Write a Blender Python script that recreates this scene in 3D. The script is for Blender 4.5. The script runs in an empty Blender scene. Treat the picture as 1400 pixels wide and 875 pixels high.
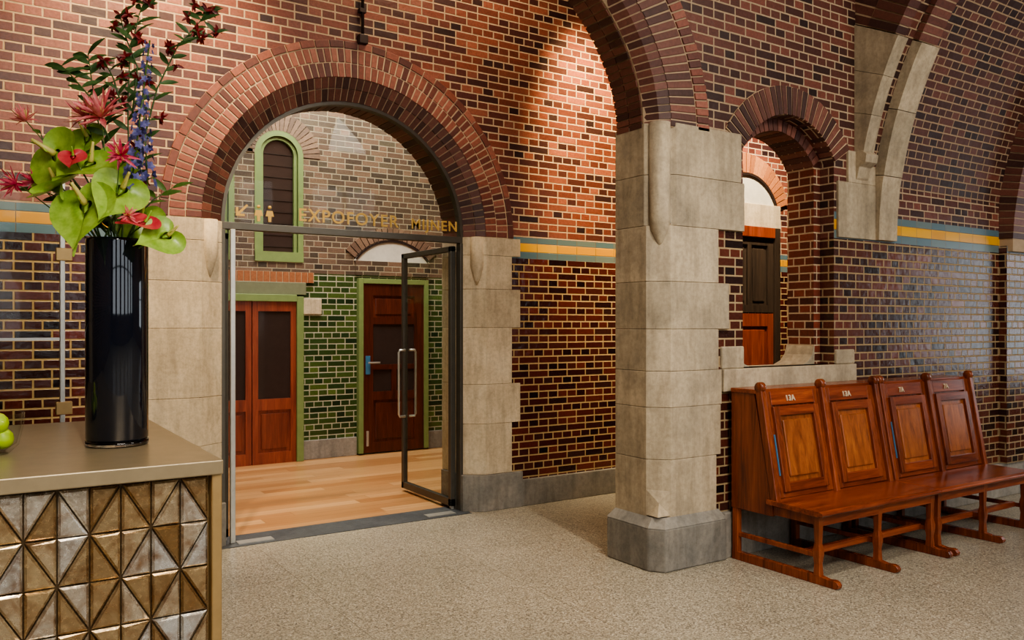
import bpy, bmesh, math, random
from mathutils import Vector, Matrix
random.seed(7)
sc = bpy.context.scene
PI = math.pi
sc.view_settings.view_transform = 'AgX'
try: sc.view_settings.look = 'AgX - Medium High Contrast'
except Exception: pass

# ------------------------------------------------------------------ node helpers
class NT:
    def __init__(s, name):
        s.m = bpy.data.materials.new(name); s.m.use_nodes = True
        s.t = s.m.node_tree; s.n = s.t.nodes; s.l = s.t.links
        s.b = s.n['Principled BSDF']
    def put(s, sock, v):
        if v is None: return
        if isinstance(v, bpy.types.NodeSocket): s.l.new(v, sock)
        else:
            if isinstance(v, (tuple, list)) and len(v) == 3 and sock.type == 'RGBA': v = (*v, 1)
            sock.default_value = v
    def math(s, op, a, b=None, c=None):
        n = s.n.new('ShaderNodeMath'); n.operation = op
        s.put(n.inputs[0], a); s.put(n.inputs[1], b)
        if c is not None: s.put(n.inputs[2], c)
        return n.outputs[0]
    def mix(s, f, a, b, mode='MIX'):
        n = s.n.new('ShaderNodeMix'); n.data_type = 'RGBA'; n.blend_type = mode
        s.put(n.inputs[0], f); s.put(n.inputs[6], a); s.put(n.inputs[7], b)
        return n.outputs[2]
    def ramp(s, f, stops, interp='LINEAR'):
        n = s.n.new('ShaderNodeValToRGB'); n.color_ramp.interpolation = interp
        e = n.color_ramp.elements
        while len(e) < len(stops): e.new(.5)
        for i, (p, c) in enumerate(stops):
            e[i].position = p; e[i].color = (*c, 1) if len(c) == 3 else c
        s.put(n.inputs[0], f); return n.outputs[0]
    def noise(s, vec, scale, detail=4, rough=.5, dist=0):
        n = s.n.new('ShaderNodeTexNoise'); s.put(n.inputs['Vector'], vec)
        n.inputs['Scale'].default_value = scale; n.inputs['Detail'].default_value = detail
        n.inputs['Roughness'].default_value = rough; n.inputs['Distortion'].default_value = dist
        return n.outputs['Fac']
    def maprange(s, v, a, b, c=0, d=1):
        n = s.n.new('ShaderNodeMapRange'); s.put(n.inputs[0], v)
        for i, x in zip((1, 2, 3, 4), (a, b, c, d)): s.put(n.inputs[i], x)
        return n.outputs[0]
    def sep(s, v):
        n = s.n.new('ShaderNodeSeparateXYZ'); s.l.new(v, n.inputs[0]); return n.outputs
    def comb(s, x, y, z=0):
        n = s.n.new('ShaderNodeCombineXYZ'); s.put(n.inputs[0], x); s.put(n.inputs[1], y); s.put(n.inputs[2], z)
        return n.outputs[0]
    def pos(s):
        return s.n.new('ShaderNodeNewGeometry').outputs['Position']
    def nrm(s):
        return s.n.new('ShaderNodeNewGeometry').outputs['True Normal']
    def uv(s):
        return s.n.new('ShaderNodeTexCoord').outputs['UV']
    def wn(s, vec):
        n = s.n.new('ShaderNodeTexWhiteNoise'); n.noise_dimensions = '3D'; s.put(n.inputs['Vector'], vec)
        return n.outputs['Value']
    def bump(s, h, strength=.3, dist=.01):
        n = s.n.new('ShaderNodeBump'); n.inputs['Strength'].default_value = strength
        n.inputs['Distance'].default_value = dist; s.put(n.inputs['Height'], h)
        s.l.new(n.outputs[0], s.b.inputs['Normal'])
    def set(s, **k):
        for a, v in k.items(): s.put(s.b.inputs[a.replace('_', ' ')], v)

def srgb(r, g, b):
    f = lambda c: (c/255/12.92) if c <= 10 else ((c/255+.055)/1.055)**2.4
    return (f(r), f(g), f(b))

def brick_mat(name, lo, hi, mortar_lo, mortar_hi, zsplit=None, band=None, W=.205, H=.0605, m=.0078, rlo=.11, rhi=.42, header=True):
    N = NT(name); uv = N.sep(N.uv()); u, v = uv[0], uv[1]
    row = N.math('FLOOR', N.math('DIVIDE', v, H))
    par = N.math('FLOORED_MODULO', row, 2.0)
    if header: wr = N.math('MULTIPLY_ADD', par, -W*.5, W)
    else: wr = W
    q = N.math('MULTIPLY', N.math('FLOOR', N.math('MULTIPLY', N.math('FLOORED_MODULO', row, 4.0), .5)), .5)
    uu = N.math('ADD', N.math('ADD', N.math('DIVIDE', u, wr), N.math('MULTIPLY', par, .5)), q)
    col = N.math('FLOOR', uu)
    fx = N.math('MULTIPLY', N.math('FRACT', uu), wr)
    fy = N.math('MULTIPLY', N.math('FRACT', N.math('DIVIDE', v, H)), H)
    e = N.math('MINIMUM', N.math('MINIMUM', fx, N.math('SUBTRACT', wr, fx)),
               N.math('MINIMUM', fy, N.math('SUBTRACT', H, fy)))
    wob = N.math('MULTIPLY', N.math('SUBTRACT', N.noise(N.comb(u, v), 30, 2), .5), .004)
    mask = N.maprange(N.math('ADD', e, wob), m*.5, m*.5+.003)
    rnd = N.wn(N.comb(col, row, 0)); rnd2 = N.wn(N.comb(col, row, 7.7))
    fine = N.noise(N.comb(u, v), 60, 5, .6)
    big = N.noise(N.comb(u, v), 1.1, 3, .6)
    cu = N.ramp(rnd, hi); rough = rhi
    mort = mortar_hi
    if zsplit is not None:
        cl = N.ramp(rnd, lo)
        glz = N.math('LESS_THAN', v, zsplit)
        cu = N.mix(glz, cu, cl)
        rough = N.math('ADD', rhi, N.math('MULTIPLY', glz, rlo-rhi))
        mort = N.mix(glz, mortar_hi, mortar_lo)
    bc = N.mix(1.0, cu, N.ramp(fine, [(.25, (.66, .66, .66)), (.75, (1.2, 1.2, 1.2))]), 'MULTIPLY')
    bc = N.mix(1.0, bc, N.ramp(rnd2, [(0, (.70, .70, .74)), (1, (1.16, 1.14, 1.12))]), 'MULTIPLY')
    bc = N.mix(1.0, bc, N.ramp(big, [(.3, (.78, .78, .8)), (.7, (1.12, 1.1, 1.08))]), 'MULTIPLY')
    mc = N.mix(1.0, mort, N.ramp(fine, [(.2, (.7, .7, .7)), (.8, (1.1, 1.1, 1.1))]), 'MULTIPLY')
    c = N.mix(mask, mc, bc)
    h = N.math('ADD', mask, N.math('MULTIPLY', fine, .3))
    h = N.math('ADD', h, N.math('MULTIPLY', N.noise(N.comb(u, v), 16, 1), .9))
    h = N.math('ADD', h, N.math('MULTIPLY', rnd2, .3))
    rg = N.math('ADD', .85, N.math('MULTIPLY', mask, N.math('SUBTRACT', rough, .85)))
    if band:
        z0, z1 = band
        inb = N.math('MULTIPLY', N.math('GREATER_THAN', v, z0), N.math('LESS_THAN', v, z1))
        inb = N.math('MULTIPLY', inb, N.math('LESS_THAN', N.sep(N.nrm())[1], -.5))
        t = N.math('DIVIDE', N.math('SUBTRACT', v, z0), z1-z0)
        bx = N.math('FRACT', N.math('DIVIDE', u, .215))
        idb = N.wn(N.comb(N.math('FLOOR', N.math('DIVIDE', u, .215)), N.math('FLOOR', N.math('MULTIPLY', t, 3.0)), 2.2))
        yel = N.mix(idb, srgb(232, 176, 34), srgb(208, 146, 26))
        blu = N.mix(idb, srgb(80, 108, 120), srgb(104, 120, 118))
        isy = N.math('MULTIPLY', N.math('GREATER_THAN', t, .32), N.math('LESS_THAN', t, .72))
        tc = N.mix(isy, blu, yel)
        ln = N.math('MINIMUM', N.math('MULTIPLY', N.math('MINIMUM', bx, N.math('SUBTRACT', 1.0, bx)), .215),
             N.math('MINIMUM', N.math('MULTIPLY', N.math('ABSOLUTE', N.math('SUBTRACT', t, .32)), z1-z0),
                    N.math('MULTIPLY', N.math('ABSOLUTE', N.math('SUBTRACT', t, .72)), z1-z0)))
        tm = N.maprange(ln, .0015, .003)
        tc = N.mix(tm, srgb(120, 105, 85), tc)
        c = N.mix(inb, c, tc)
        h = N.math('ADD', N.math('MULTIPLY', h, N.math('SUBTRACT', 1.0, inb)), N.math('MULTIPLY', inb, N.math('ADD', tm, .3)))
        rg = N.math('ADD', N.math('MULTIPLY', rg, N.math('SUBTRACT', 1.0, inb)), N.math('MULTIPLY', inb, .3))
    N.set(Base_Color=c, Roughness=rg)
    N.bump(h, .55, .006)
    return N.m

RED = [(0, srgb(50, 34, 36)), (.22, srgb(84, 48, 44)), (.6, srgb(122, 68, 54)), (1, srgb(150, 92, 74))]
MAR = [(0, srgb(36, 22, 24)), (.35, srgb(72, 34, 30)), (.7, srgb(104, 48, 36)), (1, srgb(56, 36, 34))]
M = {}
M['wallA'] = brick_mat('brick_wall_glazed', MAR, RED, srgb(190, 160, 110), srgb(194, 166, 134), 2.12, (2.11, 2.292))
M['wallB'] = brick_mat('brick_wall_side', [(0, srgb(40, 28, 26)), (.5, srgb(80, 44, 34)), (1, srgb(106, 56, 42))],
                       [(0, srgb(52, 34, 32)), (.5, srgb(98, 56, 46)), (1, srgb(126, 74, 60))],
                       srgb(172, 148, 110), srgb(182, 158, 128), 2.2, (2.192, 2.39), rlo=.22)
M['jambB'] = brick_mat('brick_jamb', MAR, [(0, srgb(76, 40, 32)), (1, srgb(132, 66, 48))], srgb(180, 150, 120), srgb(190, 164, 132), rhi=.35)
M['vault'] = brick_mat('brick_vault', MAR, [(0, srgb(50, 32, 30)), (.5, srgb(82, 48, 40)), (1, srgb(108, 64, 52))], srgb(150, 130, 106), srgb(164, 140, 112), rhi=.45)
M['green'] = brick_mat('brick_foyer_wall', [(0, srgb(38, 58, 36)), (.5, srgb(62, 84, 44)), (1, srgb(86, 106, 54))],
                       [(0, srgb(72, 64, 54)), (.4, srgb(106, 88, 72)), (.75, srgb(132, 106, 86)), (1, srgb(96, 88, 72))],
                       srgb(180, 176, 150), srgb(160, 146, 120), 2.13, W=.215, H=.066)
M['backw'] = brick_mat('brick_rear_wall', MAR, RED, srgb(186, 160, 118), srgb(196, 168, 138), 1.6)

def vous_mat(name, stops, rough=.5):
    N = NT(name); a = N.n.new('ShaderNodeAttribute'); a.attribute_name = 'rnd'
    f = N.noise(N.pos(), 45, 5, .6)
    c = N.mix(1.0, N.ramp(a.outputs['Fac'], stops), N.ramp(f, [(.25, (.7, .7, .7)), (.75, (1.15, 1.15, 1.15))]), 'MULTIPLY')
    N.set(Base_Color=c, Roughness=rough); N.bump(f, .3, .004); return N.m
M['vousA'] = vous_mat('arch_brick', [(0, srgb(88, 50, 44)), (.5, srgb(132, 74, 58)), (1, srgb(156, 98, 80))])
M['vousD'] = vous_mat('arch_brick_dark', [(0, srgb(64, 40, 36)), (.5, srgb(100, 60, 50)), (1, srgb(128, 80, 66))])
M['vousO'] = vous_mat('arch_brick_buff', [(0, srgb(156, 98, 62)), (.5, srgb(178, 114, 74)), (1, srgb(194, 134, 90))])
M['vousF'] = vous_mat('arch_brick_taupe', [(0, srgb(104, 82, 68)), (1, srgb(144, 116, 94))])

def stone_mat(name, c1, c2, c3, rough=.75):
    N = NT(name); p = N.pos()
    a = N.noise(p, 3.2, 6, .65, .5); b = N.noise(p, 34, 6, .75); st = N.noise(N.comb(N.math('MULTIPLY', N.sep(p)[0], 7.0), N.math('MULTIPLY', N.sep(p)[1], 7.0), N.math('MULTIPLY', N.sep(p)[2], 1.0)), 2, 5, .65)
    oi = N.n.new('ShaderNodeObjectInfo').outputs['Random']
    c = N.ramp(a, [(.3, c1), (.5, c2), (.7, c3)])
    c = N.mix(1.0, c, N.ramp(b, [(.28, (.75, .74, .73)), (.58, (1.04, 1.04, 1.04))]), 'MULTIPLY')
    c = N.mix(1.0, c, N.ramp(st, [(.32, (.76, .75, .74)), (.56, (1.04, 1.04, 1.04))]), 'MULTIPLY')
    c = N.mix(1.0, c, N.ramp(oi, [(0, (.84, .84, .83)), (1, (1.06, 1.05, 1.04))]), 'MULTIPLY')
    N.set(Base_Color=c, Roughness=rough); N.bump(b, .35, .005); return N.m
M['stone'] = stone_mat('limestone_jamb', srgb(190, 172, 144), srgb(208, 190, 160), srgb(218, 202, 174))
M['stoneP'] = stone_mat('sandstone_pillar', srgb(148, 136, 116), srgb(174, 159, 134), srgb(192, 175, 148))
M['stoneG'] = stone_mat('bluestone_plinth', srgb(120, 117, 111), srgb(142, 137, 128), srgb(158, 150, 138))
M['slate'] = stone_mat('slate_threshold', srgb(66, 70, 74), srgb(78, 82, 86), srgb(90, 94, 96), .45)

def plain(name, col, rough=.5, metal=0, **k):
    N = NT(name)
    f = N.noise(N.pos(), 14, 4, .6)
    c = N.mix(1.0, (*col, 1), N.ramp(f, [(.3, (.9, .9, .9)), (.7, (1.06, 1.06, 1.06))]), 'MULTIPLY')
    N.set(Base_Color=c, Roughness=rough, Metallic=metal, **k); return N.m
M['mortar'] = plain('mortar', srgb(198, 172, 140), .9)
M['mortarD'] = plain('mortar_dark', srgb(174, 150, 122), .9)
M['steel'] = plain('bronze_steel_frame', srgb(92, 88, 80), .4, .5)
M['steelL'] = plain('brushed_steel', srgb(200, 198, 190), .35, .7)
M['brass'] = plain('brass_trim', srgb(182, 152, 104), .36, .6)
M['gold'] = plain('gold_lettering', srgb(196, 160, 84), .45, .1)
M['greenp'] = plain('green_paint', srgb(120, 138, 84), .5)
M['lint'] = plain('lintel_paint', srgb(116, 118, 92), .5)
M['white'] = plain('white_paint', srgb(205, 200, 186), .6)
M['label'] = plain('number_paint', srgb(200, 180, 150), .6)
M['blue'] = plain('blue_paint', srgb(60, 112, 146), .5)
M['iron'] = plain('dark_iron', srgb(52, 38, 34), .5, .3)
M['plaster'] = plain('plaster_ceiling', srgb(190, 176, 156), .9)
M['ctop'] = plain('counter_top_bronze', srgb(152, 136, 108), .33, .35)
M['grout'] = plain('counter_grout', srgb(100, 80, 54), .4, .6)

def wood_mat(name, c1, c2, c3, axis=2, rough=.35, scale=18):
    N = NT(name); p = N.sep(N.pos())
    s = [scale, scale, scale]; s[axis] = scale*.07
    v = N.comb(*[N.math('MULTIPLY', p[i], s[i]) for i in range(3)])
    g = N.noise(v, 1.0, 5, .65, .8); g2 = N.noise(v, 4.0, 3, .6, .3)
    oi = N.n.new('ShaderNodeObjectInfo').outputs['Random']
    c = N.ramp(g, [(.28, c1), (.5, c2), (.72, c3)])
    c = N.mix(1.0, c, N.ramp(g2, [(.3, (.74, .72, .70)), (.7, (1.08, 1.08, 1.08))]), 'MULTIPLY')
    c = N.mix(1.0, c, N.ramp(oi, [(0, (.8, .79, .77)), (1, (1.1, 1.1, 1.1))]), 'MULTIPLY')
    N.set(Base_Color=c, Roughness=rough); N.bump(g2, .1, .002); return N.m
M['benchX'] = wood_mat('bench_wood_long', srgb(80, 34, 18), srgb(132, 62, 34), srgb(160, 84, 46), 0, .24)
M['benchZ'] = wood_mat('bench_wood_upright', srgb(80, 36, 20), srgb(130, 64, 34), srgb(156, 82, 44), 2, .26)
M['benchP'] = wood_mat('bench_wood_panel', srgb(106, 54, 26), srgb(160, 90, 44), srgb(184, 112, 58), 2, .28)
M['doorR'] = wood_mat('door_red_wood', srgb(104, 46, 32), srgb(136, 66, 44), srgb(156, 82, 54), 2, .35)
M['doorB'] = wood_mat('door_brown_wood', srgb(62, 30, 22), srgb(92, 44, 30), srgb(112, 56, 36), 2, .3)
M['doorD'] = wood_mat('door_dark_wood', srgb(44, 38, 34), srgb(64, 54, 46), srgb(76, 64, 54), 2, .4)

def glass_mat(name, tint=(.95, .97, .955), f0=.008, mx_=.6):
    m = bpy.data.materials.new(name); m.use_nodes = True; n = m.node_tree.nodes; l = m.node_tree.links
    n.remove(n['Principled BSDF'])
    tr = n.new('ShaderNodeBsdfTransparent'); tr.inputs[0].default_value = (*tint, 1)
    gl = n.new('ShaderNodeBsdfGlossy'); gl.inputs['Roughness'].default_value = .02
    lw = n.new('ShaderNodeLayerWeight'); lw.inputs[0].default_value = .5
    pw = n.new('ShaderNodeMath'); pw.operation = 'POWER'; pw.inputs[1].default_value = 5; l.new(lw.outputs['Facing'], pw.inputs[0])
    mu = n.new('ShaderNodeMath'); mu.operation = 'MULTIPLY_ADD'; mu.inputs[1].default_value = mx_; mu.inputs[2].default_value = f0; l.new(pw.outputs[0], mu.inputs[0])
    mx = n.new('ShaderNodeMixShader'); l.new(mu.outputs[0], mx.inputs[0]); l.new(tr.outputs[0], mx.inputs[1]); l.new(gl.outputs[0], mx.inputs[2])
    l.new(mx.outputs[0], n['Material Output'].inputs[0]); return m
M['glass'] = glass_mat('clear_glass')
M['wglass'] = plain('dark_window_glass', srgb(60, 48, 44), .08)

# terrazzo
N = NT('terrazzo_floor'); p = N.pos()
def vor(scale):
    vo = N.n.new('ShaderNodeTexVoronoi'); vo.inputs['Scale'].default_value = scale; N.l.new(p, vo.inputs['Vector'])
    return N.sep(vo.outputs['Color'])[0], vo.outputs['Distance']
cs, ds = vor(70); cs2, ds2 = vor(150)
c = N.ramp(cs2, [(0, srgb(98, 92, 82)), (.2, srgb(140, 132, 116)), (.6, srgb(166, 156, 136)), (.9, srgb(188, 179, 158)), (1, srgb(204, 196, 178))])
chip = N.math('MULTIPLY', N.math('GREATER_THAN', cs, .66), N.math('LESS_THAN', ds, .38))
chipc = N.ramp(N.math('FRACT', N.math('MULTIPLY', cs, 37.0)), [(0, srgb(88, 82, 74)), (.45, srgb(142, 132, 116)), (.7, srgb(190, 182, 162)), (1, srgb(210, 203, 186))])
c = N.mix(chip, c, chipc)
big = N.noise(p, 1.2, 5, .65)
c = N.mix(1.0, c, N.ramp(big, [(.3, (.86, .86, .86)), (.7, (1.06, 1.05, 1.04))]), 'MULTIPLY')
xyz = N.sep(p)
jx = N.math('ABSOLUTE', N.math('SUBTRACT', N.math('FRACT', N.math('DIVIDE', xyz[0], 1.1)), .5))
jy = N.math('ABSOLUTE', N.math('SUBTRACT', N.math('FRACT', N.math('DIVIDE', xyz[1], 1.1)), .5))
jm = N.maprange(N.math('MINIMUM', jx, jy), .001, .0028)
c = N.mix(jm, srgb(118, 110, 94), c)
N.set(Base_Color=c, Roughness=.3); M['terrazzo'] = N.m
# oak planks
N = NT('oak_plank_floor'); p = N.sep(N.pos())
r = N.math('FLOOR', N.math('DIVIDE', p[1], .14)); fr = N.math('FRACT', N.math('DIVIDE', p[1], .14))
off = N.math('MULTIPLY', N.wn(N.comb(r, 0, 0)), 1.7)
xx = N.math('DIVIDE', N.math('ADD', p[0], off), 1.5); cc = N.math('FLOOR', xx); fx = N.math('FRACT', xx)
idn = N.wn(N.comb(cc, r, 3))
g = N.noise(N.comb(N.math('MULTIPLY', p[0], 1.5), N.math('MULTIPLY', p[1], 26.0), N.math('MULTIPLY', idn, 9.0)), 1, 5, .6, .5)
c = N.ramp(idn, [(0, srgb(166, 118, 76)), (.5, srgb(188, 142, 96)), (1, srgb(204, 160, 112))])
c = N.mix(1.0, c, N.ramp(g, [(.3, (.82, .79, .75)), (.7, (1.06, 1.06, 1.05))]), 'MULTIPLY')
e = N.math('MINIMUM', N.math('MULTIPLY', N.math('MINIMUM', fr, N.math('SUBTRACT', 1.0, fr)), .14), N.math('MULTIPLY', N.math('MINIMUM', fx, N.math('SUBTRACT', 1.0, fx)), 1.5))
c = N.mix(N.maprange(e, .0008, .002), srgb(120, 84, 52), c)
N.set(Base_Color=c, Roughness=.3); M['oak'] = N.m
# antique mirror tile
N = NT('antique_bronze_tile'); a = N.n.new('ShaderNodeAttribute'); a.attribute_name = 'rnd'
f = N.noise(N.pos(), 13, 6, .65, .6); f2 = N.noise(N.pos(), 60, 5, .7)
c = N.ramp(a.outputs['Fac'], [(0, srgb(150, 118, 78)), (.4, srgb(196, 172, 132)), (1, srgb(216, 214, 208))])
c = N.mix(N.ramp(f, [(.46, (0, 0, 0)), (.70, (.85, .85, .85))]), c, srgb(140, 100, 62))
c = N.mix(1.0, c, N.ramp(f2, [(.3, (.75, .75, .75)), (.6, (1.06, 1.06, 1.06))]), 'MULTIPLY')
N.set(Base_Color=c, Metallic=.8, Roughness=N.maprange(f2, .2, .8, .12, .36)); N.bump(f, .3, .005); M['tile'] = N.m

# ------------------------------------------------------------------ mesh helpers
def autouv(me):
    uv = me.uv_layers.new(name='UVMap') if not me.uv_layers else me.uv_layers[0]
    for p in me.polygons:
        n = p.normal; ax = max(range(3), key=lambda i: abs(n[i]))
        for li in p.loop_indices:
            c = me.vertices[me.loops[li].vertex_index].co
            uv.data[li].uv = (c.y, c.z) if ax == 0 else ((c.x, c.z) if ax == 1 else (c.x, c.y))

def mk(name, verts, faces, mat, parent=None, smooth=False, uvs=None, bevel=0, rnd=None, recalc=True):
    me = bpy.data.meshes.new(name)
    me.from_pydata([tuple(v) for v in verts], [], faces)
    if recalc:
        bm = bmesh.new(); bm.from_mesh(me); bmesh.ops.recalc_face_normals(bm, faces=bm.faces); bm.to_mesh(me); bm.free()
    me.update()
    if uvs is None: autouv(me)
    else:
        uv = me.uv_layers.new(name='UVMap')
        for l in me.loops: uv.data[l.index].uv = uvs[l.vertex_index]
    if rnd is not None:
        at = me.attributes.new('rnd', 'FLOAT', 'FACE')
        for i, v in enumerate(rnd): at.data[i].value = v
    if isinstance(mat, list):
        for m in mat: me.materials.append(m)
    else: me.materials.append(mat)
    if smooth:
        for p in me.polygons: p.use_smooth = True
    ob = bpy.data.objects.new(name, me); sc.collection.objects.link(ob)
    if bevel:
        b = ob.modifiers.new('bevel', 'BEVEL'); b.width = bevel; b.segments = 2; b.limit_method = 'ANGLE'
    if parent: ob.parent = parent
    return ob

def empty(name, loc=(0, 0, 0)):
    e = bpy.data.objects.new(name, None); e.empty_display_size = .1; sc.collection.objects.link(e); return e

def box(name, x0, x1, y0, y1, z0, z1, mat, parent=None, bevel=0):
    v = [(x, y, z) for x in (x0, x1) for y in (y0, y1) for z in (z0, z1)]
    f = [(0, 1, 3, 2), (4, 6, 7, 5), (0, 4, 5, 1), (2, 3, 7, 6), (0, 2, 6, 4), (1, 5, 7, 3)]
    return mk(name, v, f, mat, parent, bevel=bevel)

def prism(name, pts, z0, z1, mat, parent=None, bevel=0, mapf=None):
    mapf = mapf or (lambda a, b, h: (a, b, h))
    n = len(pts)
    v = [mapf(a, b, z0) for a, b in pts]+[mapf(a, b, z1) for a, b in pts]
    f = [tuple(range(n)), tuple(range(n, 2*n))]+[(i, (i+1) % n, n+(i+1) % n, n+i) for i in range(n)]
    return mk(name, v, f, mat, parent, bevel=bevel)

def plate(name, outlines, y0, y1, mat, parent=None):
    cu = bpy.data.curves.new('tmp', 'CURVE'); cu.dimensions = '2D'; cu.fill_mode = 'BOTH'; cu.extrude = (y1-y0)/2
    for o in outlines:
        s = cu.splines.new('POLY'); s.points.add(len(o)-1)
        for i, (x, z) in enumerate(o): s.points[i].co = (x, z, 0, 1)
        s.use_cyclic_u = True
    ob = bpy.data.objects.new('tmp', cu); sc.collection.objects.link(ob)
    bpy.context.view_layer.update()
    me = bpy.data.meshes.new_from_object(ob.evaluated_get(bpy.context.evaluated_depsgraph_get()))
    V = [(v.co.x, (y0+y1)/2-v.co.z, v.co.y) for v in me.vertices]; F = [tuple(p.vertices) for p in me.polygons]
    bpy.data.objects.remove(ob); bpy.data.curves.remove(cu); bpy.data.meshes.remove(me)
    me = mk(name, V, F, mat, parent, recalc=False)
    bm = bmesh.new(); bm.from_mesh(me.data); bmesh.ops.remove_doubles(bm, verts=bm.verts, dist=1e-5)
    bmesh.ops.recalc_face_normals(bm, faces=bm.faces); bm.to_mesh(me.data); bm.free(); autouv(me.data)
    return me

XZ = lambda p, q, h: (p, q, h)
YZ = lambda p, q, h: (q, p, h)
def vous(name, c, A, B, t0, t1, n, prof, mat, parent=None, gap=.14, mapf=XZ, sub=1, bevel=0):
    V = []; F = []; R = []
    k = len(prof); dt = (t1-t0)/n
    for i in range(n):
        rr = random.random()
        ta = t0+dt*i+dt*gap/2; tb = t0+dt*(i+1)-dt*gap/2
        base = len(V)
        j = random.uniform(-.002, .002) if gap else 0
        for s in range(sub+1):
            t = ta+(tb-ta)*s/sub
            for off, q in prof:
                V.append(mapf(c[0]+(A+off+j)*math.cos(t), q, c[1]+(B+off+j)*math.sin(t)))
        for s in range(sub):
            for e in range(k):
                a = base+s*k+e; b = base+s*k+(e+1) % k
                F.append((a, b, b+k, a+k)); R.append(rr)
        F.append(tuple(base+e for e in range(k))); R.append(rr)
        F.append(tuple(base+sub*k+e for e in range(k))); R.append(rr)
    return mk(name, V, F, mat, parent, rnd=R, bevel=bevel)

def rev(name, prof, c, mat, parent=None, seg=32, smooth=True, axis='Z'):
    V = []; F = []; k = len(prof)
    for i in range(seg):
        t = 2*PI*i/seg
        for r, z in prof:
            if axis == 'Z': V.append((c[0]+r*math.cos(t), c[1]+r*math.sin(t), c[2]+z))
            elif axis == 'Y': V.append((c[0]+r*math.cos(t), c[1]+z, c[2]+r*math.sin(t)))
            else: V.append((c[0]+z, c[1]+r*math.cos(t), c[2]+r*math.sin(t)))
    for i in range(seg):
        for j in range(k-1):
            a = i*k+j; b = ((i+1) % seg)*k+j
            F.append((a, b, b+1, a+1))
    ob = mk(name, V, F, mat, parent, smooth=smooth)
    bm = bmesh.new(); bm.from_mesh(ob.data); bmesh.ops.remove_doubles(bm, verts=bm.verts, dist=1e-5)
    bmesh.ops.recalc_face_normals(bm, faces=bm.faces); bm.to_mesh(ob.data); bm.free()
    return ob

def tube(name, pts, r, mat, parent=None, r1=None, seg=8):
    pts = [Vector(p) for p in pts]; V = []; F = []; n = len(pts)
    for i, p in enumerate(pts):
        d = (pts[min(i+1, n-1)]-pts[max(i-1, 0)]).normalized()
        u = d.cross(Vector((.3, .5, .81))).normalized(); w = d.cross(u)
        rr = r if r1 is None else r+(r1-r)*i/(n-1)
        for s in range(seg):
            t = 2*PI*s/seg; V.append(p+(u*math.cos(t)+w*math.sin(t))*rr)
    for i in range(n-1):
        for s in range(seg):
            F.append((i*seg+s, i*seg+(s+1) % seg, (i+1)*seg+(s+1) % seg, (i+1)*seg+s))
    F.append(tuple(range(seg))); F.append(tuple((n-1)*seg+s for s in range(seg)))
    return mk(name, V, F, mat, parent, smooth=True)

def text(name, s, loc, size, mat, parent=None, rx=PI/2, rz=0):
    cu = bpy.data.curves.new(name, 'FONT'); cu.body = s; cu.size = size; cu.extrude = .003; cu.space_character = 1.15
    cu.materials.append(mat); cu.offset = .0015
    ob = bpy.data.objects.new(name, cu); ob.location = loc; ob.rotation_euler = (rx, 0, rz); sc.collection.objects.link(ob)
    if parent: ob.parent = parent
    return ob

# ------------------------------------------------------------------ shell
CH = 5.4
YA, YB = 5.87, 3.85
floor = box('floor', -4, 10.5, -5, YA+.02, -.1, 0, M['terrazzo'])
box('floor_foyer', .6, 6.0, YA+.28, 9.25, -.1, 0.0, M['oak'])
box('trim_threshold', 1.42, 3.42, YA-.02, YA+.30, -.09, .004, M['slate'])
box('ceiling', -4, 10.5, -5, 9.6, CH, CH+.1, M['plaster'])
def rect(x0, x1, z0, z1): return [(x0, z0), (x1, z0), (x1, z1), (x0, z1)]
rh = [rect(-3.2+2.3*i, -1.6+2.3*i, 1.2, 4.6) for i in range(6)]
plate('wall_rear', [rect(-4, 10.5, 0, CH)]+rh, -5.3, -5, M['backw'])
box('wall_end_right', 10.5, 10.7, -5, 1.4, 0, CH, M['backw'])
box('wall_end_right_b', 10.5, 10.7, 3.3, 6.3, 0, CH, M['backw'])
box('wall_end_right_sill', 10.5, 10.7, 1.4, 3.3, 0, .8, M['backw'])
box('wall_end_right_head', 10.5, 10.7, 1.4, 3.3, 2.7, CH, M['backw'])
w = empty('window_20')  # unseen window, added so the glazed side wall picks up a cool reflection
for i, (a, b, c_, d_) in enumerate(((1.4, 1.47, .8, 2.7), (3.23, 3.3, .8, 2.7), (1.4, 3.3, .8, .88), (1.4, 3.3, 2.62, 2.7), (2.32, 2.38, .8, 2.7), (1.4, 3.3, 1.9, 1.95))):
    box('bar_%d' % i, 10.55, 10.62, a, b, c_, d_, M['greenp'], w)
box('wall_end_left', -4.2, -4, -5, 6.3, 0, CH, M['backw'])
for i, o in enumerate(rh):
    w = empty('window_%d' % (i+10)); x0, x1 = o[0][0], o[1][0]
    for nm, a in (('l', (x0, x0+.07, 1.2, 4.6)), ('r', (x1-.07, x1, 1.2, 4.6)), ('b', (x0, x1, 1.2, 1.28)), ('t', (x0, x1, 4.52, 4.6)), ('m', ((x0+x1)/2-.03, (x0+x1)/2+.03, 1.2, 4.6)), ('h', (x0, x1, 3.2, 3.27))):
        box('bar_'+nm, a[0], a[1], -5.2, -5.12, a[2], a[3], M['greenp'], w)

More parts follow.
